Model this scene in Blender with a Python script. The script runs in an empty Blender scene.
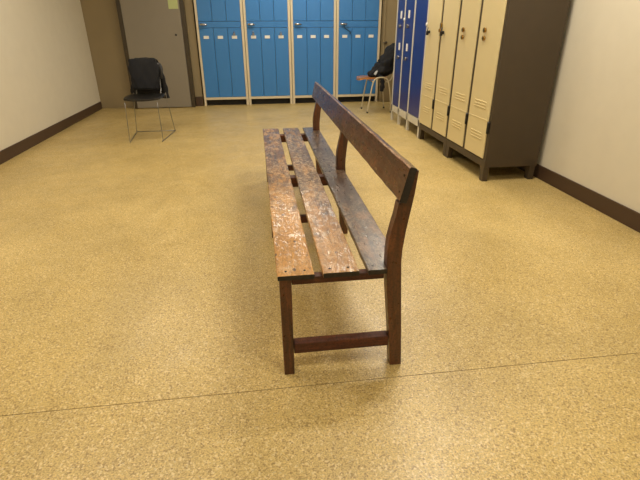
import bpy, bmesh, math, random
from mathutils import Vector, Matrix
random.seed(4)
sc = bpy.context.scene
COL = sc.collection
PI = math.pi

# ------------------------------------------------------------------ materials
def lin(r, g, b):
    f = lambda c: (c/255/12.92) if c/255 <= .04045 else ((c/255+.055)/1.055)**2.4
    return (f(r), f(g), f(b), 1)

def mat(name, col, rough=.5, metal=0, coat=0, noise=0, nscale=8, bump=0, bscale=60, spec=.5):
    m = bpy.data.materials.new(name); m.use_nodes = True
    nt = m.node_tree; b = nt.nodes['Principled BSDF']
    b.inputs['Base Color'].default_value = col
    b.inputs['Roughness'].default_value = rough
    b.inputs['Metallic'].default_value = metal
    b.inputs['Coat Weight'].default_value = coat
    b.inputs['Specular IOR Level'].default_value = spec
    tc = nt.nodes.new('ShaderNodeTexCoord')
    if noise:
        n = nt.nodes.new('ShaderNodeTexNoise'); n.inputs['Scale'].default_value = nscale
        n.inputs['Detail'].default_value = 5
        nt.links.new(tc.outputs['Object'], n.inputs['Vector'])
        mx = nt.nodes.new('ShaderNodeMixRGB'); mx.blend_type = 'MIX'
        mx.inputs[1].default_value = tuple(c*(1-noise) for c in col[:3])+(1,)
        mx.inputs[2].default_value = tuple(min(1, c*(1+noise)) for c in col[:3])+(1,)
        nt.links.new(n.outputs['Fac'], mx.inputs[0]); nt.links.new(mx.outputs[0], b.inputs['Base Color'])
    if bump:
        n2 = nt.nodes.new('ShaderNodeTexNoise'); n2.inputs['Scale'].default_value = bscale
        n2.inputs['Detail'].default_value = 4
        nt.links.new(tc.outputs['Object'], n2.inputs['Vector'])
        bp = nt.nodes.new('ShaderNodeBump'); bp.inputs['Strength'].default_value = bump
        bp.inputs['Distance'].default_value = .004
        nt.links.new(n2.outputs['Fac'], bp.inputs['Height']); nt.links.new(bp.outputs[0], b.inputs['Normal'])
    return m

class NT:
    def __init__(s, name):
        s.m = bpy.data.materials.new(name); s.m.use_nodes = True
        s.t = s.m.node_tree; s.b = s.t.nodes['Principled BSDF']
        s.tc = s.t.nodes.new('ShaderNodeTexCoord').outputs['Object']
    def n(s, typ, **kw):
        o = s.t.nodes.new(typ)
        for k, v in kw.items(): setattr(o, k, v)
        return o
    def l(s, a, b): s.t.links.new(a, b)
    def mapping(s, scale, loc=(0, 0, 0), rot=(0, 0, 0)):
        o = s.n('ShaderNodeMapping'); s.l(s.tc, o.inputs['Vector'])
        o.inputs['Scale'].default_value = scale; o.inputs['Location'].default_value = loc
        o.inputs['Rotation'].default_value = rot
        return o.outputs[0]
    def noise(s, vec, scale, detail=4, rough=.55, dist=0):
        o = s.n('ShaderNodeTexNoise'); s.l(vec, o.inputs['Vector'])
        o.inputs['Scale'].default_value = scale; o.inputs['Detail'].default_value = detail
        o.inputs['Roughness'].default_value = rough; o.inputs['Distortion'].default_value = dist
        return o.outputs['Fac']
    def ramp(s, fac, stops):
        o = s.n('ShaderNodeValToRGB'); s.l(fac, o.inputs[0])
        e = o.color_ramp.elements
        while len(e) < len(stops): e.new(.5)
        for i, (p, c) in enumerate(stops):
            e[i].position = p; e[i].color = c if not isinstance(c, (int, float)) else (c, c, c, 1)
        return o.outputs[0]
    def mix(s, fac, a, b, mode='MIX'):
        o = s.n('ShaderNodeMixRGB', blend_type=mode)
        for i, v in ((0, fac), (1, a), (2, b)):
            if isinstance(v, (int, float)): o.inputs[i].default_value = v if i == 0 else (v, v, v, 1)
            elif isinstance(v, tuple): o.inputs[i].default_value = v
            else: s.l(v, o.inputs[i])
        return o.outputs[0]
    def math(s, op, a, b=0.0):
        o = s.n('ShaderNodeMath', operation=op); o.use_clamp = True
        for i, v in ((0, a), (1, b)):
            if isinstance(v, (int, float)): o.inputs[i].default_value = v
            else: s.l(v, o.inputs[i])
        return o.outputs[0]
    def bump(s, h, strength, dist=.003):
        o = s.n('ShaderNodeBump'); s.l(h, o.inputs['Height'])
        o.inputs['Strength'].default_value = strength; o.inputs['Distance'].default_value = dist
        s.l(o.outputs[0], s.b.inputs['Normal'])

def floor_mat():
    s = NT('speckled_floor')
    v = s.mapping((1, 1, 1))
    big = s.noise(v, 1.3, 4, .6)
    base = s.ramp(big, [(.3, lin(189, 162, 98)), (.7, lin(202, 176, 114))])
    fine = s.noise(v, 165, 3, .7)
    base = s.mix(1, base, s.ramp(fine, [(.32, .50), (.5, 1.0), (.68, 1.35)]), 'MULTIPLY')
    # chips of several colours set in the surface
    vo = s.n('ShaderNodeTexVoronoi'); s.l(v, vo.inputs['Vector']); vo.inputs['Scale'].default_value = 170
    sep = s.n('ShaderNodeSeparateColor'); s.l(vo.outputs['Color'], sep.inputs[0])
    dark = s.math('GREATER_THAN', sep.outputs[0], .87)
    light = s.math('GREATER_THAN', sep.outputs[1], .86)
    base = s.mix(s.math('MULTIPLY', dark, .5), base, lin(112, 84, 46))
    base = s.mix(s.math('MULTIPLY', light, .42), base, lin(244, 226, 178))
    # walked-in grime
    g = s.noise(s.mapping((1, .7, 1), (3, 1, 0)), 2.4, 6, .65)
    base = s.mix(1, base, s.ramp(g, [(.38, .86), (.6, 1.0)]), 'MULTIPLY')
    s.l(base, s.b.inputs['Base Color'])
    s.l(s.ramp(s.noise(v, 6, 4), [(.3, .30), (.7, .44)]), s.b.inputs['Roughness'])
    s.b.inputs['Specular IOR Level'].default_value = .5
    s.bump(fine, .12, .002)
    return s.m

def wood(name, dark, mid, worn, wear, near=0.0, rough=.32, coat=.5, axis='Y', scratch=0.0, off=0.0, bump=.35):
    """old varnished wood: grain along `axis`, worn patches where the varnish has gone"""
    s = NT(name)
    sc_ = {'Y': (26, 1.6, 26), 'Z': (26, 26, 1.6), 'X': (1.6, 26, 26)}[axis]
    g = s.noise(s.mapping(sc_, (off, off, 0)), 1.6, 7, .62, .9)
    base = s.ramp(g, [(.32, dark), (.68, mid)])
    p = s.noise(s.mapping({'Y': (9, 3.2, 9), 'Z': (9, 9, 3), 'X': (3, 9, 9)}[axis], (off*2, 0, 0)), 1.6, 8, .7, .4)
    if near:                                   # seat ends nearest the aisle are sat on most
        sx = s.n('ShaderNodeSeparateXYZ'); s.l(s.tc, sx.inputs[0])
        grad = s.n('ShaderNodeMapRange'); s.l(sx.outputs['Y'], grad.inputs[0])
        grad.inputs[1].default_value = 0.1; grad.inputs[2].default_value = 1.3
        grad.inputs[3].default_value = near; grad.inputs[4].default_value = 0
        p = s.math('ADD', p, grad.outputs[0])
    f = s.ramp(p, [(.5-wear*.2, 0.0), (.66-wear*.2, 1.0)])
    wn = s.mix(s.ramp(g, [(.35, 0.0), (.65, 1.0)]), tuple(c*.66 for c in worn[:3])+(1,), worn)
    base = s.mix(f, base, wn)
    sp = s.noise(s.mapping((70, 34, 70), (off, 9, 0)), 1.6, 5, .75)      # small dark pits and stains
    base = s.mix(1, base, s.ramp(sp, [(.36, .45), (.5, 1.0), (.66, 1.15)]), 'MULTIPLY')
    if scratch:                                # pale scraped patches and cross scratches
        q = s.noise(s.mapping((30, 16, 30), (off, 5, 0)), 1.5, 8, .8, 1.2)
        area = s.noise(s.mapping((5, 2.5, 5), (off, 2, 0)), 1.1, 3)
        ff = s.math('MULTIPLY', s.ramp(q, [(.50, 0.0), (.56, 1.0)]), s.ramp(area, [(.42, 0.0), (.5, 1.0)]))
        base = s.mix(s.math('MULTIPLY', ff, scratch), base, lin(214, 190, 158))
        # dark knots and holes
        k = s.n('ShaderNodeTexVoronoi'); s.l(s.mapping((1, .6, 1), (off, 0, 0)), k.inputs['Vector']); k.inputs['Scale'].default_value = 14
        base = s.mix(s.ramp(k.outputs['Distance'], [(.07, .85), (.12, 0.0)]), base, lin(44, 24, 12))
    s.l(base, s.b.inputs['Base Color'])
    r = s.noise(s.mapping((20, 8, 20)), 2, 6, .7)
    s.l(s.ramp(r, [(.35, rough-.08), (.7, rough+.16)]), s.b.inputs['Roughness'])
    s.b.inputs['Coat Weight'].default_value = coat; s.b.inputs['Coat Roughness'].default_value = .10
    if scratch > .3:      # varnish survives only in flakes
        fl = s.noise(s.mapping((26, 13, 26), (off, 4, 0)), 1.7, 6, .7, 1.0)
        s.l(s.ramp(fl, [(.49, .06), (.54, 1.0)]), s.b.inputs['Coat Weight'])
        s.b.inputs['Coat Roughness'].default_value = .09
    h = s.mix(.5, g, s.noise(s.mapping((60, 26, 60)), 1.6, 6, .75))
    s.bump(h, bump, .004)
    s.l(s.b.inputs['Normal'].links[0].from_socket, s.b.inputs['Coat Normal'])
    return s.m

M = {}
M['floor'] = floor_mat()
M['plaster'] = mat('painted_plaster', lin(214, 206, 186), .75, noise=.04, bump=.08, bscale=40)
M['backwall'] = mat('beige_wall_paint', lin(146, 130, 98), .7, noise=.08, nscale=3, bump=.08)
M['skirting'] = mat('brown_skirting', lin(72, 52, 36), .5, noise=.1)
M['ceiling'] = mat('ceiling_white', lin(222, 218, 205), .9, noise=.03)
M['doorgrey'] = mat('grey_door_paint', lin(136, 128, 114), .5, noise=.06, nscale=4, bump=.05)
M['doorframe'] = mat('dark_door_frame', lin(62, 52, 36), .45, noise=.1)
M['blue'] = mat('bright_blue_enamel', lin(56, 124, 192), .42, noise=.05, nscale=5, bump=.04, bscale=20)
M['cream'] = mat('cream_enamel', lin(214, 200, 172), .4, noise=.05)
M['navy'] = mat('navy_enamel', lin(18, 38, 118), .28, noise=.06, nscale=5, bump=.04, bscale=15)
M['offwhite'] = mat('off_white_enamel', lin(206, 200, 184), .4, noise=.05)
M['ivory'] = mat('ivory_enamel', lin(214, 197, 148), .42, noise=.05, nscale=4, bump=.04, bscale=15)
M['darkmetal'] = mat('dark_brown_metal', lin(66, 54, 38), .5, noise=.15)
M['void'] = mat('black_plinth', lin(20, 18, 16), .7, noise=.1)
M['chrome'] = mat('chrome', lin(200, 200, 200), .22, 1, noise=.05)
M['steel'] = mat('grey_steel', lin(150, 148, 146), .35, 1, noise=.05)
M['plate'] = mat('white_name_plate', lin(236, 232, 224), .5, noise=.03)
M['brass'] = mat('brass', lin(170, 130, 60), .3, 1, noise=.1)
M['blackplastic'] = mat('black_plastic', lin(24, 22, 20), .4, noise=.1)
M['tube'] = mat('beige_tube_enamel', lin(196, 182, 150), .35, noise=.05)
M['ply'] = wood('orange_plywood', lin(156, 98, 50), lin(196, 134, 76), lin(205, 145, 80), .3, rough=.3, axis='X')
M['cloth'] = mat('black_cloth', lin(17, 17, 21), .9, noise=.3, nscale=30, bump=.5, bscale=160)
M['lining'] = mat('pale_grey_lining', lin(176, 174, 170), .8, noise=.1, nscale=40, bump=.3)
M['paper'] = mat('pale_green_paper', lin(186, 196, 140), .8, noise=.05, nscale=20)
M['fixture'] = mat('lamp_housing_white', lin(230, 230, 226), .5, noise=.02)
M['slatA'] = wood('worn_slat_golden', lin(56, 34, 17), lin(122, 80, 38), lin(190, 136, 60), -.02, near=.3, rough=.50, scratch=.4, off=.0, bump=.4, coat=1.0)
M['slatB'] = wood('worn_slat_scraped', lin(50, 31, 18), lin(108, 72, 40), lin(176, 126, 62), -.10, near=.25, rough=.50, scratch=.5, off=3.1, bump=.4, coat=1.0)
M['slatC'] = wood('dark_slat', lin(40, 28, 22), lin(78, 56, 40), lin(124, 88, 58), -.25, near=.10, rough=.32, scratch=.2, off=7.7, bump=.6)
M['board'] = wood('backrest_wood', lin(58, 30, 18), lin(98, 50, 28), lin(128, 72, 42), -.1, rough=.30, coat=.6, off=1.3, bump=.25)
M['legwood'] = wood('leg_wood', lin(52, 27, 15), lin(98, 52, 27), lin(120, 68, 36), -.1, rough=.34, coat=.4, axis='Z', off=2.2, bump=.25)
M['railwood'] = wood('rail_wood', lin(50, 26, 15), lin(96, 48, 25), lin(120, 66, 36), -.1, rough=.6, coat=.0, axis='X', off=4.2, bump=.25)
M['worn_highlight'] = wood('worn_highlit_board_edge', lin(120, 80, 56), lin(188, 146, 116), lin(214, 182, 152), .4, rough=.3, off=6)  # worn top edge of the backrest; pale tone also paints in its glossy highlight
M['endgrain'] = wood('dark_end_grain', lin(14, 13, 13), lin(34, 29, 26), lin(44, 36, 30), -.3, rough=.5, coat=.1, axis='Z', off=5)

def emis(name, col, st):
    m = bpy.data.materials.new(name); m.use_nodes = True
    b = m.node_tree.nodes['Principled BSDF']
    b.inputs['Base Color'].default_value = (.8, .8, .8, 1)
    b.inputs['Emission Color'].default_value = col; b.inputs['Emission Strength'].default_value = st
    return m
M['glow'] = emis('lamp_diffuser_glow', (1, .93, .80, 1), 6.0)

# ------------------------------------------------------------------ mesh helpers
def box(bm, x0, x1, y0, y1, z0, z1, bev=0.0, seg=2, mi=0):
    t = bmesh.new()
    vs = [t.verts.new(c) for c in [(x0,y0,z0),(x1,y0,z0),(x1,y1,z0),(x0,y1,z0),(x0,y0,z1),(x1,y0,z1),(x1,y1,z1),(x0,y1,z1)]]
    for f in [(0,3,2,1),(4,5,6,7),(0,1,5,4),(1,2,6,5),(2,3,7,6),(3,0,4,7)]: t.faces.new([vs[i] for i in f])
    if bev: bmesh.ops.bevel(t, geom=list(t.edges), offset=bev, segments=seg, profile=.5, affect='EDGES')
    merge(bm, t, mi)
def merge(bm, t, mi=0):
    mp = {}
    for v in t.verts: mp[v] = bm.verts.new(v.co)
    for f in t.faces:
        nf = bm.faces.new([mp[v] for v in f.verts]); nf.material_index = mi; nf.smooth = f.smooth
    t.free()
def prism(bm, poly, y0, y1, bev=0.0, mi=0):
    """poly: (x,z) outline extruded from y0 to y1"""
    t = bmesh.new()
    a = [t.verts.new((x, y0, z)) for x, z in poly]; b = [t.verts.new((x, y1, z)) for x, z in poly]
    t.faces.new(a); t.faces.new(list(reversed(b)))
    n = len(poly)
    for i in range(n): t.faces.new([a[i], b[i], b[(i+1) % n], a[(i+1) % n]])
    bmesh.ops.recalc_face_normals(t, faces=list(t.faces))
    if bev: bmesh.ops.bevel(t, geom=list(t.edges), offset=bev, segments=2, profile=.5, affect='EDGES')
    merge(bm, t, mi)
def tube(bm, pts, r, n=10, mi=0):
    pts = [Vector(p) for p in pts]; t = bmesh.new(); rings = []
    up = Vector((0, 0, 1)); prev = None
    for i, p in enumerate(pts):
        d = (pts[min(i+1, len(pts)-1)]-pts[max(i-1, 0)]).normalized()
        if prev is None:
            a = d.cross(up)
            if a.length < .1: a = d.cross(Vector((1, 0, 0)))
        else: a = prev - d*prev.dot(d)
        a.normalize(); b = d.cross(a); prev = a
        rr = r[i] if isinstance(r, (list, tuple)) else r
        rings.append([t.verts.new(p+(a*math.cos(2*PI*k/n)+b*math.sin(2*PI*k/n))*rr) for k in range(n)])
    for i in range(len(rings)-1):
        for k in range(n): t.faces.new([rings[i][k], rings[i][(k+1) % n], rings[i+1][(k+1) % n], rings[i+1][k]]).smooth = True
    t.faces.new(rings[0]); t.faces.new(list(reversed(rings[-1])))
    bmesh.ops.recalc_face_normals(t, faces=list(t.faces))
    merge(bm, t, mi)
def curve(pts, n=8):
    """Catmull-Rom through points"""
    P = [Vector(p) for p in pts]; P = [P[0]*2-P[1]]+P+[P[-1]*2-P[-2]]; out = []
    for i in range(1, len(P)-2):
        for k in range(n):
            t = k/n; a, b, c, d = P[i-1:i+3]
            out.append(.5*((2*b)+(c-a)*t+(2*a-5*b+4*c-d)*t*t+(3*b-a-3*c+d)*t**3))
    out.append(P[-2]); return out
def cyl(bm, c, r, h, axis='Z', n=20, mi=0):
    d = {'X': Vector((1,0,0)), 'Y': Vector((0,1,0)), 'Z': Vector((0,0,1))}[axis]
    c = Vector(c); tube(bm, [c-d*h/2, c-d*(h/2-h*.15), c+d*(h/2-h*.15), c+d*h/2], [r*.93, r, r, r*.93], n, mi)
def obj(name, bm, m, parent=None):
    me = bpy.data.meshes.new(name); bm.normal_update(); bm.to_mesh(me); bm.free()
    for mm in (m if isinstance(m, (list, tuple)) else [m]): me.materials.append(mm)
    o = bpy.data.objects.new(name, me); COL.objects.link(o)
    if parent is not None: o.parent = parent
    return o
def B(fn, *a, **k):
    bm = bmesh.new(); fn(bm, *a, **k); return bm
def tag(o, label, cat, group=None, kind=None):
    if label: o['label'] = label
    if cat: o['category'] = cat
    if group: o['group'] = group
    if kind: o['kind'] = kind
    return o
def thing(name, label, cat, loc=(0,0,0), rz=0, group=None):
    o = bpy.data.objects.new(name, None); COL.objects.link(o); o.location = loc; o.rotation_euler = (0, 0, rz)
    o.empty_display_size = .1
    return tag(o, label, cat, group)
def struct(name, bm, m, parent=None):
    o = obj(name, bm, m, parent)
    if parent is None: o['kind'] = 'structure'
    return o
def kids(o): return [c for c in bpy.data.objects if c.parent == o]
def copy_tree(o, loc, label, rz=None):
    c = o.copy(); COL.objects.link(c); c.location = loc; c['label'] = label
    if rz is not None: c.rotation_euler = (0, 0, rz)
    for ch in kids(o):
        d = ch.copy(); COL.objects.link(d); d.parent = c
        for g in kids(ch):
            e = g.copy(); COL.objects.link(e); e.parent = d
    return c

# ------------------------------------------------------------------ the room
XL, XR, YB, YF, H = -2.7, 2.48, 7.035, -3.2, 2.9
FY = -.0934          # joint in the floor covering
bm = bmesh.new()
box(bm, XL-.1, XR+.1, FY+.0015, YB+.75, -.08, 0)
box(bm, XL-.1, XR+.1, YF-.1, FY-.0015, -.08, 0)
floor = struct('floor', bm, M['floor'])
struct('trim_1', B(box, XL-.1, XR+.1, FY-.0015, FY+.0015, -.08, -.0015), M['skirting'])
struct('ceiling', B(box, XL-.1, XR+.1, YF-.1, YB+.75, H, H+.08), M['ceiling'])
struct('wall_left', B(box, XL-.1, XL, YF-.1, YB, 0, H), M['plaster'])
struct('wall_right', B(box, XR, XR+.1, YF-.1, YB, 0, H), M['plaster'])
struct('wall_front', B(box, XL, XR, YF-.1, YF, 0, H), M['plaster'])
bm = bmesh.new()                          # back wall with a recess the blue lockers stand in
RX0, RX1 = -.972, 2.166
box(bm, XL-.1, RX0-.012, YB, YB+.1, 0, H)
box(bm, RX0-.112, RX0-.012, YB+.1, YB+.65, 0, H)
box(bm, RX1+.012, XR+.1, YB, YB+.1, 0, H)
box(bm, RX1+.012, RX1+.112, YB+.1, YB+.65, 0, H)
box(bm, RX0-.112, RX1+.112, YB+.65, YB+.75, 0, H)
box(bm, RX0-.012, RX1+.012, YB, YB+.1, 2.05, H)
struct('wall_back', bm, M['backwall'])
struct('baseboard_back', B(box, -1.105, RX0-.014, YB-.018, YB, 0, .16, .004), M['skirting'])
struct('baseboard_left', B(box, XL, XL+.015, YF+.02, YB-.02, 0, .12, .003), M['skirting'])
struct('baseboard_right', B(box, XR-.015, XR, YF+.02, YB-.02, 0, .12, .003), M['skirting'])
# grey door on the left of the back wall, dark frame
d1 = struct('door_1', B(box, -2.07, -1.172, 6.89, 6.935, .012, 2.08, .004), M['doorgrey'])
bm = bmesh.new()
box(bm, -1.168, -1.108, 6.895, YB, 0, 2.15, .003)
box(bm, -2.135, -2.074, 6.895, YB, 0, 2.15, .003)
box(bm, -2.135, -1.108, 6.895, YB, 2.09, 2.15, .003)
struct('door_frame', bm, M['doorframe'], d1)
struct('keyhole', B(cyl, (-1.282, 6.887, 1.149), .016, .012, 'Y'), M['blackplastic'], d1)
# narrow door at the right of the back wall
d2 = struct('door_2', B(box, 2.235, XR-.03, YB-.035, YB-.002, .012, 2.05, .003), M['backwall'])
bm = bmesh.new(); box(bm, 2.20, 2.23, YB-.05, YB, 0, 2.08, .003); box(bm, 2.20, XR-.016, YB-.05, YB, 2.055, 2.09, .003)
struct('door_frame', bm, M['backwall'], d2)
bm = bmesh.new(); cyl(bm, (2.262, YB-.042, 1.0), .02, .018, 'Y'); tube(bm, [(2.262, YB-.04, 1.0), (2.262, YB-.08, 1.0), (2.25, YB-.085, 1.0), (2.19, YB-.085, 1.0)], .011)
struct('door_handle', bm, M['darkmetal'], d2)
# notice on the door
tag(obj('notice', B(box, -1.343, -1.195, 6.8875, 6.8895, 1.527, 1.735), M['paper']), 'pale green paper notice taped high on the grey door', 'notice')

# ------------------------------------------------------------------ blue lockers along the back
BW = .7798
def blue_locker():
    t = thing('blue_locker', '', 'locker', group='blue lockers along the back wall')
    w, dp, h = BW-.006, .5, 1.92
    bm = bmesh.new()
    s = .040
    box(bm, .002, s, 0, .03, 0, h, .003); box(bm, w-s, w, 0, .03, 0, h, .003)     # front stiles run down as feet
    box(bm, .002, s, dp-.03, dp, 0, h, .003); box(bm, w-s, w, dp-.03, dp, 0, h, .003)
    box(bm, s, w-s, 0, .03, .102, .142, .003); box(bm, s, w-s, 0, .03, h-.04, h, .003)
    box(bm, .004, .014, .03, dp-.03, .11, h); box(bm, w-.012, w-.002, .03, dp-.03, .11, h)
    box(bm, s, w-s, .03, dp-.01, .11, .125); box(bm, .01, w-.01, dp-.02, dp-.01, .11, h); box(bm, .01, w-.01, .03, dp-.01, h-.02, h-.004)
    obj('frame', bm, M['cream'], t)
    obj('plinth', B(box, s+.002, w-s-.002, .09, .11, 0, .11), M['void'], t)
    dw = (w-2*s)/3
    for k in range(3):
        x0 = s+k*dw
        bm = bmesh.new(); box(bm, x0+.0025, x0+dw-.0025, .004, .026, .146, 1.246, .003)
        d = obj('door', bm, M['blue'], t)
        xc = x0+dw*.46
        obj('name_plate', B(box, xc-.043, xc+.043, -.002, .0035, 1.084, 1.130, .001), M['plate'], d)
        bm = bmesh.new(); box(bm, x0+.0025, x0+dw-.0025, .004, .026, 1.350, h-.045, .003)
        obj('upper_door', bm, M['blue'], t)
    obj('lock_band', B(box, s+.002, w-s-.002, .006, .026, 1.251, 1.345, .003), M['blue'], t)
    bm = bmesh.new(); cyl(bm, (s+.04, -.006, 1.302), .016, .022, 'Y')
    tube(bm, [(s+.04, -.012, 1.302), (s+.05, -.024, 1.302), (s+.075, -.026, 1.301), (s+.14, -.024, 1.297)], [.013, .017, .017, .012])
    obj('lever_handle', bm, M['chrome'], t)
    return t
b0 = blue_locker()
names = ['bright blue three-column locker with cream frame, leftmost by the grey door',
         'bright blue three-column locker, second from the left, beyond the bench seat',
         'bright blue three-column locker, third from the left, behind the bench backrest end',
         'bright blue three-column locker at the right end, behind the tube-legged chair']
BL = []
for k in range(4):
    loc = (-.961+k*BW, 7.003, 0)
    if k == 0: b0.location = loc; b0['label'] = names[0]; BL.append(b0)
    else: BL.append(copy_tree(b0, loc, names[k]))
# fittings that differ: padlocks over some plates, a strap of keys on the last one
def padlock(x, z, rx, label):
    bm = bmesh.new(); y = 7.003-.014
    box(bm, x-.017, x+.017, y-.007, y+.007, z-.03, z, .003)
    t = thing('padlock', label, 'padlock', (0, 0, 0), group='padlocks on the blue lockers')
    obj('lock_body', bm, M['steel'], t)
    obj('shackle', B(tube, curve([(x-.011, y, z-.004), (x-.011, y, z+.014), (x, y, z+.024), (x+.011, y, z+.014), (x+.011, y, z-.004)], 5), .0035, 8), M['chrome'], t)
padlock(-.352, 1.167, 0, 'small padlock above the third name plate of the leftmost blue locker')
padlock(-.035, 1.167, 0, 'small padlock above the first name plate of the second blue locker')
padlock(.427, 1.160, 0, 'small padlock above the third name plate of the second blue locker')
bm = bmesh.new(); tube(bm, curve([(1.50, 6.962, 1.285), (1.515, 6.966, 1.25), (1.55, 6.972, 1.215), (1.595, 6.976, 1.19), (1.615, 6.978, 1.18)], 5), .006, 8)
box(bm, 1.605, 1.625, 6.974, 6.982, 1.14, 1.182, .002)
tag(obj('key_strap', bm, M['blackplastic']), 'dark strap hanging from the handle of the rightmost blue locker', 'strap')

# ------------------------------------------------------------------ locker rows on the right; local x runs toward camera (world -Y), front faces world -X
RXF = 1.9191
def right_thing(name, label, cat, y, group=None):
    # local axes: +x -> world -Y ; +y -> world +X (depth)
    return thing(name, label, cat, (RXF, y, 0), -PI/2, group)
# navy unit: Y 5.335 -> 4.075
t = right_thing('navy_locker', 'dark blue three-door steel locker with white frame and square legs', 'locker', 5.27)
W3 = 1.265; posts = [0, .35, .75, W3-.045]; pw = .042; h = 1.95
bm = bmesh.new()
for p in posts:
    box(bm, p, p+pw, 0, .035, 0, h, .003); box(bm, p, p+pw, .465, .5, 0, .14, .003)
box(bm, 0, W3, .0, .035, .135, .225, .003)
box(bm, 0, W3, .0, .035, h-.04, h, .003)
box(bm, .002, .014, .03, .5, .15, h); box(bm, W3-.014, W3-.002, .03, .5, .15, h)
box(bm, .01, W3-.01, .49, .5, .15, h); box(bm, .01, W3-.01, .03, .5, .15, .165); box(bm, .01, W3-.01, .03, .5, h-.02, h-.005)
obj('frame', bm, M['offwhite'], t)
for k in range(3):
    x0, x1 = posts[k]+pw, posts[k+1]
    d = obj('door', B(box, x0+.003, x1-.003, .002, .026, .232, h-.045, .004), M['navy'], t)
    if k < 2:
        for z in (1.40, 1.015):
            bm = bmesh.new(); xx = x0+(.18 if k == 0 else .163)
            box(bm, xx-.028, xx+.028, -.004, .004, z-.045, z+.045, .003)
            obj('name_plate', bm, M['plate'], d)
            bm = bmesh.new(); cyl(bm, (xx, -.006, z-.135), .02, .02, 'Y'); box(bm, xx-.005, xx+.005, -.03, -.006, z-.158, z-.112, .002)
            obj('lock', bm, M['steel'], d)
# small white latch dots on the frame posts
for (x, z) in ((.37, 1.345), (1.242, 1.285)):
    obj('latch', B(cyl, (x, -.004, z), .016, .014, 'Y'), M['plate'], t)

def ivory_locker(label, y, ll):
    t = right_thing('ivory_locker', label, 'locker', y, 'ivory lockers along the right wall')
    w, h = .878, 1.95
    bm = bmesh.new()
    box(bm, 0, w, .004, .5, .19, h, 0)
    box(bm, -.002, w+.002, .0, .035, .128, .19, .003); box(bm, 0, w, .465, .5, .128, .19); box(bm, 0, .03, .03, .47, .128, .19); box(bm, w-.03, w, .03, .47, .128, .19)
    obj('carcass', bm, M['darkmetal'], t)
    for x0 in (0.002, w-.082):
        for y0 in (0.002, .44):
            bm = bmesh.new()
            s = 1 if x0 < .1 else -1
            a, b2 = (x0, x0+.08)
            prism(bm, [(a, .13), (b2, .13), (b2-(.02 if s > 0 else 0), 0), (a+(.02 if s < 0 else 0), 0)], y0, y0+.05, .002)
            obj('foot', bm, M['darkmetal'], t)
    dw = .439
    for k in range(2):
        x0 = k*dw+.012
        bm = bmesh.new()
        box(bm, x0, x0+dw-.056, -.006, .006, .20, h-.012, .003)
        # horizontal fold and pressed louvres
        for z in (.665, .640, .615, .40, .375, .35): box(bm, x0+.09, x0+dw-.125, -.010, -.004, z, z+.010, .002)
        box(bm, x0+.004, x0+dw-.060, -.009, -.004, .525, .533, .002)
        d = obj('door', bm, M['ivory'], t)
        obj('hinge', B(cyl, (x0+dw-.034, -.006, .475), .013, .10, 'Z', 12), M['blackplastic'], d)
        for typ, dx, z in ll[k]:
            x = x0+dx
            bm = bmesh.new()
            if typ == 'key':
                cyl(bm, (x, -.022, z), .017, .016, 'Y'); box(bm, x-.004, x+.004, -.055, -.026, z-.03, z+.012, .002)
                tube(bm, [(x, -.045, z-.012), (x-.02, -.035, z+.02), (x-.03, -.025, z+.045)], .006, 8)
                obj('lock', bm, M['blackplastic'], d)
            elif typ == 'hasp':
                box(bm, x-.02, x+.02, -.026, -.012, z-.03, z+.05, .003)
                cyl(bm, (x+.005, -.03, z-.02), .016, .02, 'Y')
                obj('hasp', bm, M['brass'], d)
            else:
                cyl(bm, (x, -.02, z), .02, .014, 'Y'); box(bm, x-.022, x+.022, -.027, -.014, z-.006, z+.006, .002)
                obj('lock', bm, M['brass'], d)
    return t
ivory_locker('ivory two-door locker with keys in both locks, beside the dark blue locker', 4.0, [[('key', .105, 1.205)], [('hasp', .0, 1.245), ('key', .08, 1.205)]])
ivory_locker('ivory two-door locker nearest the camera, brass locks, dark base and feet', 3.118, [[('brass', .12, 1.235), ('brass', .12, 1.172)], [('brass', .12, 1.235), ('brass', .12, 1.172)]])

# ------------------------------------------------------------------ the wooden bench
bench = thing('wooden_bench', 'long worn brown wooden slatted bench with a single backrest board', 'bench', (0, 0, 0))
L = 2.655
def slat(x0, x1, m, notch=None):
    bm = bmesh.new()
    # long board with slightly uneven edges; the notches clear the rear posts
    t = bmesh.new(); N = 54; r = random.Random(int(x0*1000)+3); rings = []
    zt, zb, e = .45, .429, .004
    for i in range(N+1):
        y = -.006+(L+.006)*i/N
        j = lambda a: r.uniform(-a, a)
        fan = (x0+.005)*.045*i/N; xa, xb = x0+fan+j(.0012), x1+fan+j(.0012)
        prof = [(xa+.001, zb), (xa, zt-e), (xa+.0015, zt-.0012), (xa+e, zt-.0002), (xb-e, zt-.0002), (xb-.0015, zt-.0012), (xb, zt-e), (xb-.001, zb)]
        if i in (0, N): prof = [(x*.985+(x0+x1)/2*.015, z-.002 if z > .44 else z) for x, z in prof]
        rings.append([t.verts.new((x, y, z)) for x, z in prof])
    for i in range(N):
        for k in range(8): t.faces.new([rings[i][k], rings[i+1][k], rings[i+1][(k+1) % 8], rings[i][(k+1) % 8]])
    ea = t.faces.new(rings[0]); eb = t.faces.new(list(reversed(rings[-1])))
    bmesh.ops.recalc_face_normals(t, faces=list(t.faces))
    ea.material_index = eb.material_index = 1
    mp = {v: bm.verts.new(v.co) for v in t.verts}
    for f in t.faces: bm.faces.new([mp[v] for v in f.verts]).material_index = f.material_index
    t.free()
    return bm
# third slat is made of stretches between the posts plus the strip beside them
TR = [0.004, 1.300, 2.510]        # near face of each trestle
PD = .045
obj('seat_slat', slat(-.005, .134, None), [M['slatA'], M['endgrain']], bench)
obj('seat_slat', slat(.165, .304, None), [M['slatB'], M['endgrain']], bench)
o3 = obj('seat_slat', slat(.336, .473, None), [M['slatC'], M['endgrain']], bench)
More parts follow.
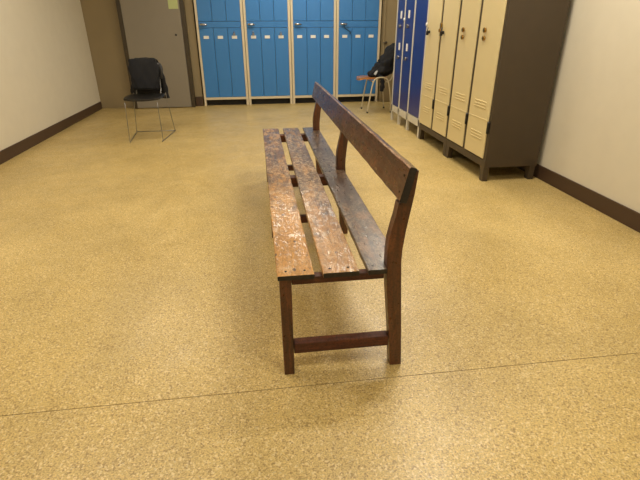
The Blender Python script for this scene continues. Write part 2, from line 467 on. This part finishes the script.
# cut the notches for the posts with a real boolean (applied)
def post_x(z):        # left / right edge of the rear post at height z
    pts = [(0, .442, .49), (.17, .431, .483), (.357, .414, .472), (.43, .410, .466), (.52, .408, .466), (.56, .411, .47), (.62, .423, .477), (.66, .432, .483), (.705, .4385, .488), (.83, .46, .497)]
    for a, b in zip(pts, pts[1:]):
        if z <= b[0]:
            f = (z-a[0])/(b[0]-a[0]); return a[1]+(b[1]-a[1])*f, a[2]+(b[2]-a[2])*f
    return pts[-1][1:]
cut = bmesh.new()
for k, y in enumerate(TR): box(cut, .408+(0, .026, .022)[k], .54, y-.02 if y < .1 else y-.002, y+PD+.002, .40, .47)
co = obj('cutter', cut, M['void'])
md = o3.modifiers.new('notch', 'BOOLEAN'); md.object = co; md.operation = 'DIFFERENCE'; md.solver = 'EXACT'
bpy.context.view_layer.update()
me = bpy.data.meshes.new_from_object(o3.evaluated_get(bpy.context.evaluated_depsgraph_get()))
o3.modifiers.clear(); o3.data = me
bpy.data.objects.remove(co)
# nail heads in the slats
for x in (.03, .10, .195, .265, .36):
    for y in (TR[0]+.022, TR[1]-.03, TR[2]-.03):
        obj('nail_head', B(cyl, (x, y, .4495), .0045, .003, 'Z', 10), M['void'], bench)
# backrest board, leaning back
bxb, bzb, bxt, bzt = .438, .712, .466, .838
dx, dz = bxt-bxb, bzt-bzb; ln = math.hypot(dx, dz); nx, nz = dz/ln, -dx/ln; TH = .0275
prof = [(bxb, bzb), (bxt, bzt), (bxt+nx*TH, bzt+nz*TH+.001), (bxb+nx*TH, bzb+nz*TH)]
bm = bmesh.new(); t = bmesh.new(); N = 30; rings = []
r = random.Random(8)
c = [(prof[0][0]+.002, prof[0][1]-.000), (prof[0][0], prof[0][1]+.004), (prof[1][0]-.0005, prof[1][1]-.005), (prof[1][0]+.004, prof[1][1]), (prof[2][0]-.004, prof[2][1]), (prof[2][0], prof[2][1]-.004), (prof[3][0], prof[3][1]+.003), (prof[3][0]-.003, prof[3][1])]
for i in range(N+1):
    y = -.004+(L-.0)*i/N
    q = r.uniform(-.0008, .0008)
    rings.append([t.verts.new((x+q, y, z+q)) for x, z in c])
for i in range(N):
    for k in range(8):
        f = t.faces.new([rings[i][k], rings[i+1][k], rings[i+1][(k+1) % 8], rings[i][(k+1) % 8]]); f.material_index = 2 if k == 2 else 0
fa = t.faces.new(rings[0]); fb = t.faces.new(list(reversed(rings[-1])))
bmesh.ops.recalc_face_normals(t, faces=list(t.faces))
for f in t.faces:
    pass
mp = {v: bm.verts.new(v.co) for v in t.verts}
for f in t.faces:
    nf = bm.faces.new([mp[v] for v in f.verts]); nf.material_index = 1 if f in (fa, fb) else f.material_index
t.free()
obj('backrest_board', bm, [M['board'], M['endgrain'], M['worn_highlight']], bench)
# trestles
def splay(bm):         # the near legs lean slightly outward towards their feet
    for v in bm.verts:
        if v.co.z < .43: v.co.y -= .026*(1-v.co.z/.43)
def back_line(z): return bxb+nx*TH+(z-bzb)/dz*dx      # back face of the board
for i, y in enumerate(TR):
    y1 = y+PD
    bm = bmesh.new(); prism(bm, [(.003, .4285), (.049, .4285), (.047, 0), (.006, 0)], y, y1, .003)
    if i == 0: splay(bm)
    obj('front_leg', bm, M['legwood'], bench)
    # boomerang-shaped rear post, thinned behind the board
    sh = 0 if i == 0 else (.026, .022)[i-1]       # inner posts stand wholly behind the board
    poly = [(post_x(z)[0], z) for z in (0, .17, .357, .43, .52, .56, .62, .66, .705)]
    poly += [(back_line(.708)+.0015, .708), (back_line(.822)+.0015, .824)]
    poly += [(.502, .822), (.494, .735), (.483, .66), (.474, .60), (.466, .52), (.465, .47), (.472, .35), (.482, .17), (.490, 0)]
    if i:
        a = [(post_x(z)[0]+sh, z) for z in (0, .17, .357, .43, .52, .56, .62, .66)]
        b = [(x+sh, z) for x, z in ((.482, .66), (.474, .60), (.466, .52), (.465, .47), (.472, .35), (.482, .17), (.490, 0))]
        poly = a+[(back_line(.705)+.001, .705), (back_line(.79)+.001, .79), (back_line(.79)+.016, .785), (back_line(.705)+.022, .705)]+b
    bm = bmesh.new(); prism(bm, poly, y, y1, .002)
    if i == 0: splay(bm)
    obj('rear_post', bm, M['legwood'], bench)
    ry0, ry1, rh = (y+.006, y+.040, .030) if i == 0 else (y-.062, y-.001, .06)
    obj('cross_rail', B(box, .0505 if i == 0 else .012, .4025 if i == 0 else .48, ry0, ry1, .4285-rh, .4285, .002), M['railwood'], bench)
    obj('stretcher', B(box, .0495, .432, y+.003-(.018 if i == 0 else 0), y+.043-(.018 if i == 0 else 0), .094, .142, .003), M['railwood'], bench)
    for z in (.74, .80):
        obj('screw_head', B(cyl, (bxb+(z-bzb)/dz*dx-.0005, y+.022, z), .005, .003, 'X', 10), M['void'], bench)

# ------------------------------------------------------------------ tube-legged chair by the end of the lockers
ch = thing('tube_chair', 'plywood chair with pale tube legs, half hidden by the dark blue locker', 'chair', (1.888, 6.08, 0))
def side(y, sx=0):
    pts = [(-.185+sx, y, .012), (-.16+sx, y, .19), (-.118+sx, y, .43), (-.085+sx, y, .505), (-.03+sx, y, .535), (.05+sx, y, .537), (.105+sx, y, .515), (.14+sx, y, .45), (.175+sx, y, .27), (.20+sx, y, .012)]
    return curve(pts, 5)
bm = B(tube, side(-.22), .011, 10); obj('leg_frame', bm, M['tube'], ch)
bm = B(tube, side(.22), .011, 10); obj('leg_frame', bm, M['tube'], ch)
for x in (-.10, .12): obj('cross_tube', B(tube, [(x, -.22, .47), (x, .22, .47)], .009), M['tube'], ch)
for (x, y) in ((-.185, -.22), (.20, -.22), (-.185, .22), (.20, .22)):
    obj('rubber_foot', B(cyl, (x, y, .0115), .015, .022), M['blackplastic'], ch)
def shell(w, f, th=.012, nu=14, nv=10, round_=.35):
    """rounded plywood panel: f(u,v) -> point for u,v in -1..1"""
    bm = bmesh.new(); t = bmesh.new(); top = []; bot = []
    for i in range(nu+1):
        a = []; b2 = []
        for j in range(nv+1):
            u, v = i/nu*2-1, j/nv*2-1
            uu, vv = u*(1-round_*.28*v*v*abs(u)), v*(1-round_*.28*u*u*abs(v))
            p = Vector(f(uu, vv)); q = Vector(f(uu, vv, th)); a.append(t.verts.new(p)); b2.append(t.verts.new(q))
        top.append(a); bot.append(b2)
    for i in range(nu):
        for j in range(nv):
            t.faces.new([top[i][j], top[i+1][j], top[i+1][j+1], top[i][j+1]]).smooth = True
            t.faces.new([bot[i][j], bot[i][j+1], bot[i+1][j+1], bot[i+1][j]]).smooth = True
    for i in range(nu):
        for j in (0, nv): t.faces.new([top[i][j], top[i+1][j], bot[i+1][j], bot[i][j]])
    for j in range(nv):
        for i in (0, nu): t.faces.new([top[i][j], top[i][j+1], bot[i][j+1], bot[i][j]])
    bmesh.ops.recalc_face_normals(t, faces=list(t.faces)); merge(bm, t); return bm
obj('seat', shell(0, lambda u, v, th=0: (-.09+.235*u, .165*v, .528+.008*u*u+.010*v*v-(.05*max(0, -u-.6))-th*2.6)), M['ply'], ch)
for y in (-.17, .17): obj('back_frame', B(tube, curve([(.10, y, .47), (.17, y, .49), (.21, y, .56), (.235, y, .70), (.255, y, .84)], 4), .01), M['tube'], ch)
obj('backrest', shell(0, lambda u, v, th=0: (.235+.02*u-.03*(v*v-1)*-1+th, .2*v, .80+.09*u)), M['ply'], ch)

def drape(bm, path, widths, thick, seed, n=28, fold=.018):
    """closed cloth body lofted along a path; width runs along Y"""
    r = random.Random(seed); ph = [r.uniform(0, 6) for _ in range(6)]
    P = curve(path, 5); m = len(P); t = bmesh.new(); rings = []
    for i, p in enumerate(P):
        s = i/(m-1)*(len(widths)-1); k = min(int(s), len(widths)-2); f = s-k
        w = widths[k]*(1-f)+widths[k+1]*f; th = thick[k]*(1-f)+thick[k+1]*f
        d = (P[min(i+1, m-1)]-P[max(i-1, 0)]).normalized(); a = Vector((0, 1, 0)); b = d.cross(a).normalized()
        ring = []
        for q in range(n):
            an = 2*PI*q/n
            cs, sn = math.cos(an), math.sin(an)
            rr = 1+.10*math.sin(3*an+ph[0]+i*.35)+.07*math.sin(5*an+ph[1]-i*.5)+.05*math.sin(9*an+ph[2]+i*.9)
            off = fold*math.sin(q*1.7+ph[3])*math.sin(i*.8+ph[4])
            ring.append(t.verts.new(p+a*cs*w*rr+b*(sn*th*rr+off)))
        rings.append(ring)
    for i in range(m-1):
        for k in range(n): t.faces.new([rings[i][k], rings[i][(k+1) % n], rings[i+1][(k+1) % n], rings[i+1][k]]).smooth = True
    for ring, rev in ((rings[0], 0), (rings[-1], 1)):
        c = sum((v.co for v in ring), Vector())/n; cv = t.verts.new(c)
        for k in range(n): t.faces.new([ring[k], ring[(k+1) % n], cv])
    bmesh.ops.recalc_face_normals(t, faces=list(t.faces)); merge(bm, t)
jk = thing('black_jacket', 'black jacket slung over the plywood chair at the far right', 'jacket', (1.888, 6.08, 0))
bm = bmesh.new()
drape(bm, [(-.13, 0, .560), (-.04, 0, .59), (.04, 0, .63), (.12, 0, .68), (.18, -.01, .78), (.215, -.02, .92), (.29, -.02, .965), (.335, -.02, .85), (.36, -.02, .62)],
      [.12, .17, .20, .21, .21, .20, .18, .18, .17], [.03, .06, .10, .14, .13, .06, .035, .035, .03], 3)
obj('jacket_body', bm, M['cloth'], jk)
bm = bmesh.new(); tube(bm, curve([(-.04, -.08, .575), (.0, -.15, .57), (.03, -.188, .52), (.05, -.19, .44), (.04, -.185, .33)], 6), [.034+.006*math.sin(i*1.3) for i in range(25)], 12)
obj('sleeve', bm, M['cloth'], jk)
bm = bmesh.new(); drape(bm, [(-.075, -.155, .575), (-.055, -.14, .60), (-.025, -.13, .625)], [.04, .05, .03], [.014, .018, .012], 5, 16, .003)
obj('lining', bm, M['lining'], jk)['label'] = 'pale grey lining showing at the cuff'
# ------------------------------------------------------------------ wire chair with dark jacket at the left
wc = thing('wire_chair', 'thin wire sled-base chair at the left edge, under a black coat', 'chair', (-1.43, 4.61, 0))
R_ = .0045
X0, X1, Y0, Y1 = -.22, .27, -.30, .31
bm = bmesh.new()
tube(bm, curve([(X1-.05, Y1-.03, .50), (X1-.045, Y1-.02, .44), (X1-.004, Y1-.002, .06), (X1+.005, Y1, .008), (X1, Y1-.03, .006), (X1-.05, Y0+.03, .006), (X1-.055, Y0, .01), (X1-.05, Y0+.01, .05), (X1-.06, Y0+.04, .46)], 6), R_, 8)
obj('leg_frame', bm, M['steel'], wc)
bm = bmesh.new()
tube(bm, curve([(X0+.05, Y1-.03, .50), (X0+.035, Y1-.02, .46), (X0, Y1-.002, .06), (X0-.005, Y1, .008), (X0, Y1-.03, .006), (X0+.05, Y0+.03, .006), (X0+.055, Y0, .01), (X0+.05, Y0+.01, .05), (X0+.06, Y0+.04, .46)], 6), R_, 8)
obj('leg_frame', bm, M['steel'], wc)
obj('cross_wire', B(tube, [(X0, Y1, .007), (X1, Y1, .007)], R_, 8), M['steel'], wc)
obj('cross_wire', B(tube, [(X0+.05, Y1-.03, .48), (X1-.04, Y1-.03, .48)], R_, 8), M['steel'], wc)
obj('seat', shell(0, lambda u, v, th=0: (.02+.22*u, .01+.25*v, .488+.015*u*u-th), .02), M['blackplastic'], wc)
for x in (-.13, .17): obj('back_frame', B(tube, curve([(x, .24, .48), (x, .30, .60), (x, .335, .86)], 4), .006, 8), M['steel'], wc)
obj('backrest', shell(0, lambda u, v, th=0: (.02+.20*u, .325+.02*v+th-.02*(u*u), .76+.10*v), .014), M['blackplastic'], wc)
cj = thing('black_coat', 'black coat hanging over the wire chair at the left edge', 'coat', (-1.43, 4.61, 0))
def drape_x(bm, path, widths, thick, seed, n=28, fold=.012):
    t = bmesh.new(); drape(t, [(p[1], -p[0], p[2]) for p in path], widths, thick, seed, n, fold)
    for v in t.verts: v.co = Vector((-v.co.y, v.co.x, v.co.z))
    merge(bm, t)
bm = bmesh.new()
drape_x(bm, [(.0, .22, .55), (.0, .25, .68), (.0, .285, .82), (.0, .325, .90), (.0, .37, .86), (.0, .39, .72), (.0, .40, .56), (.0, .405, .42)],
        [.15, .17, .17, .16, .17, .185, .20, .21], [.03, .035, .025, .02, .02, .02, .025, .025], 12)
obj('coat_body', bm, M['cloth'], cj)
bm = bmesh.new(); tube(bm, curve([(.155, .36, .84), (.185, .37, .70), (.205, .38, .56), (.215, .375, .42)], 6), [.034+.005*math.sin(i*1.1) for i in range(19)], 12)
obj('sleeve', bm, M['cloth'], cj)

# ------------------------------------------------------------------ ceiling lamps
def lamp(x, y, label, power, src=None):
    if src is None:
        t = thing('ceiling_lamp', label, 'lamp', (x, y, H), group='fluorescent ceiling lamps')
        bm = bmesh.new(); box(bm, -.62, .62, -.13, .13, -.05, 0, .005); obj('housing', bm, M['fixture'], t)
        bm = bmesh.new(); box(bm, -.60, .60, -.11, .11, -.058, -.0495, .003); obj('diffuser', bm, M['glow'], t)
    else: t = copy_tree(src, (x, y, H), label)
    ld = bpy.data.lights.new('tube_light', 'AREA'); ld.shape = 'RECTANGLE'; ld.size = 1.18; ld.size_y = .2
    ld.energy = power; ld.color = (1, .925, .79)
    lo = bpy.data.objects.new('tube_light', ld); COL.objects.link(lo); lo.parent = t; lo.location = (0, 0, -.062)
    return t
l0 = lamp(.65, 6.15, 'long ceiling lamp nearest the blue lockers', 1)
POW = 43
kids(l0)
LAMPS = [(1.55, 3.9, 1.0, 'ceiling lamp in the right row, second from the blue lockers'), (-1.35, 3.9, .45, 'ceiling lamp in the left row, nearest the wire chair'),
         (1.35, 1.6, 1.0, 'ceiling lamp in the right row, above the aisle beside the bench'), (-1.5, 1.2, .6, 'ceiling lamp in the left row, level with the bench'),
         (1.2, -1.0, .55, 'ceiling lamp in the right row, nearest the camera'), (-1.4, -1.4, .35, 'ceiling lamp in the left row, nearest the camera')]
def copy_lamp(x, y, label, p):
    c = l0.copy(); COL.objects.link(c); c.location = (x, y, H); c['label'] = label
    for ch in kids(l0):
        d = ch.copy()
        if d.type == 'LIGHT': d.data = ch.data.copy(); d.data.energy = p
        COL.objects.link(d); d.parent = c
src_kids = kids(l0)
for x, y, p, lb in LAMPS: copy_lamp(x, y, lb, POW*p)
for k in src_kids:
    if k.type == 'LIGHT': k.data.energy = POW*.6

w = bpy.data.worlds.new('world'); sc.world = w; w.use_nodes = True
w.node_tree.nodes['Background'].inputs[0].default_value = (.9, .85, .75, 1)
w.node_tree.nodes['Background'].inputs[1].default_value = .3

# ------------------------------------------------------------------ camera
cam = bpy.data.cameras.new('camera'); co = bpy.data.objects.new('camera', cam); COL.objects.link(co)
yaw, pit, roll, fpx = .1308, .4402, -.0049, 455.06
fw = Vector((math.sin(yaw), math.cos(yaw), 0)); rt = Vector((math.cos(yaw), -math.sin(yaw), 0)); up = Vector((0, 0, 1))
F = fw*math.cos(pit)-up*math.sin(pit); U = up*math.cos(pit)+fw*math.sin(pit)
R2 = rt*math.cos(roll)+U*math.sin(roll); U2 = U*math.cos(roll)-rt*math.sin(roll)
mx = Matrix((R2, U2, -F)).transposed().to_4x4(); mx.translation = Vector((-.0363, -1.4577, 1.2752))
co.matrix_world = mx
cam.sensor_fit = 'HORIZONTAL'; cam.sensor_width = 36; cam.lens = fpx/640*36
sc.camera = co
vs = sc.view_settings
vs.view_transform = 'Standard'; vs.look = 'None'; vs.exposure = 0; vs.gamma = 1; vs.use_curve_mapping = False
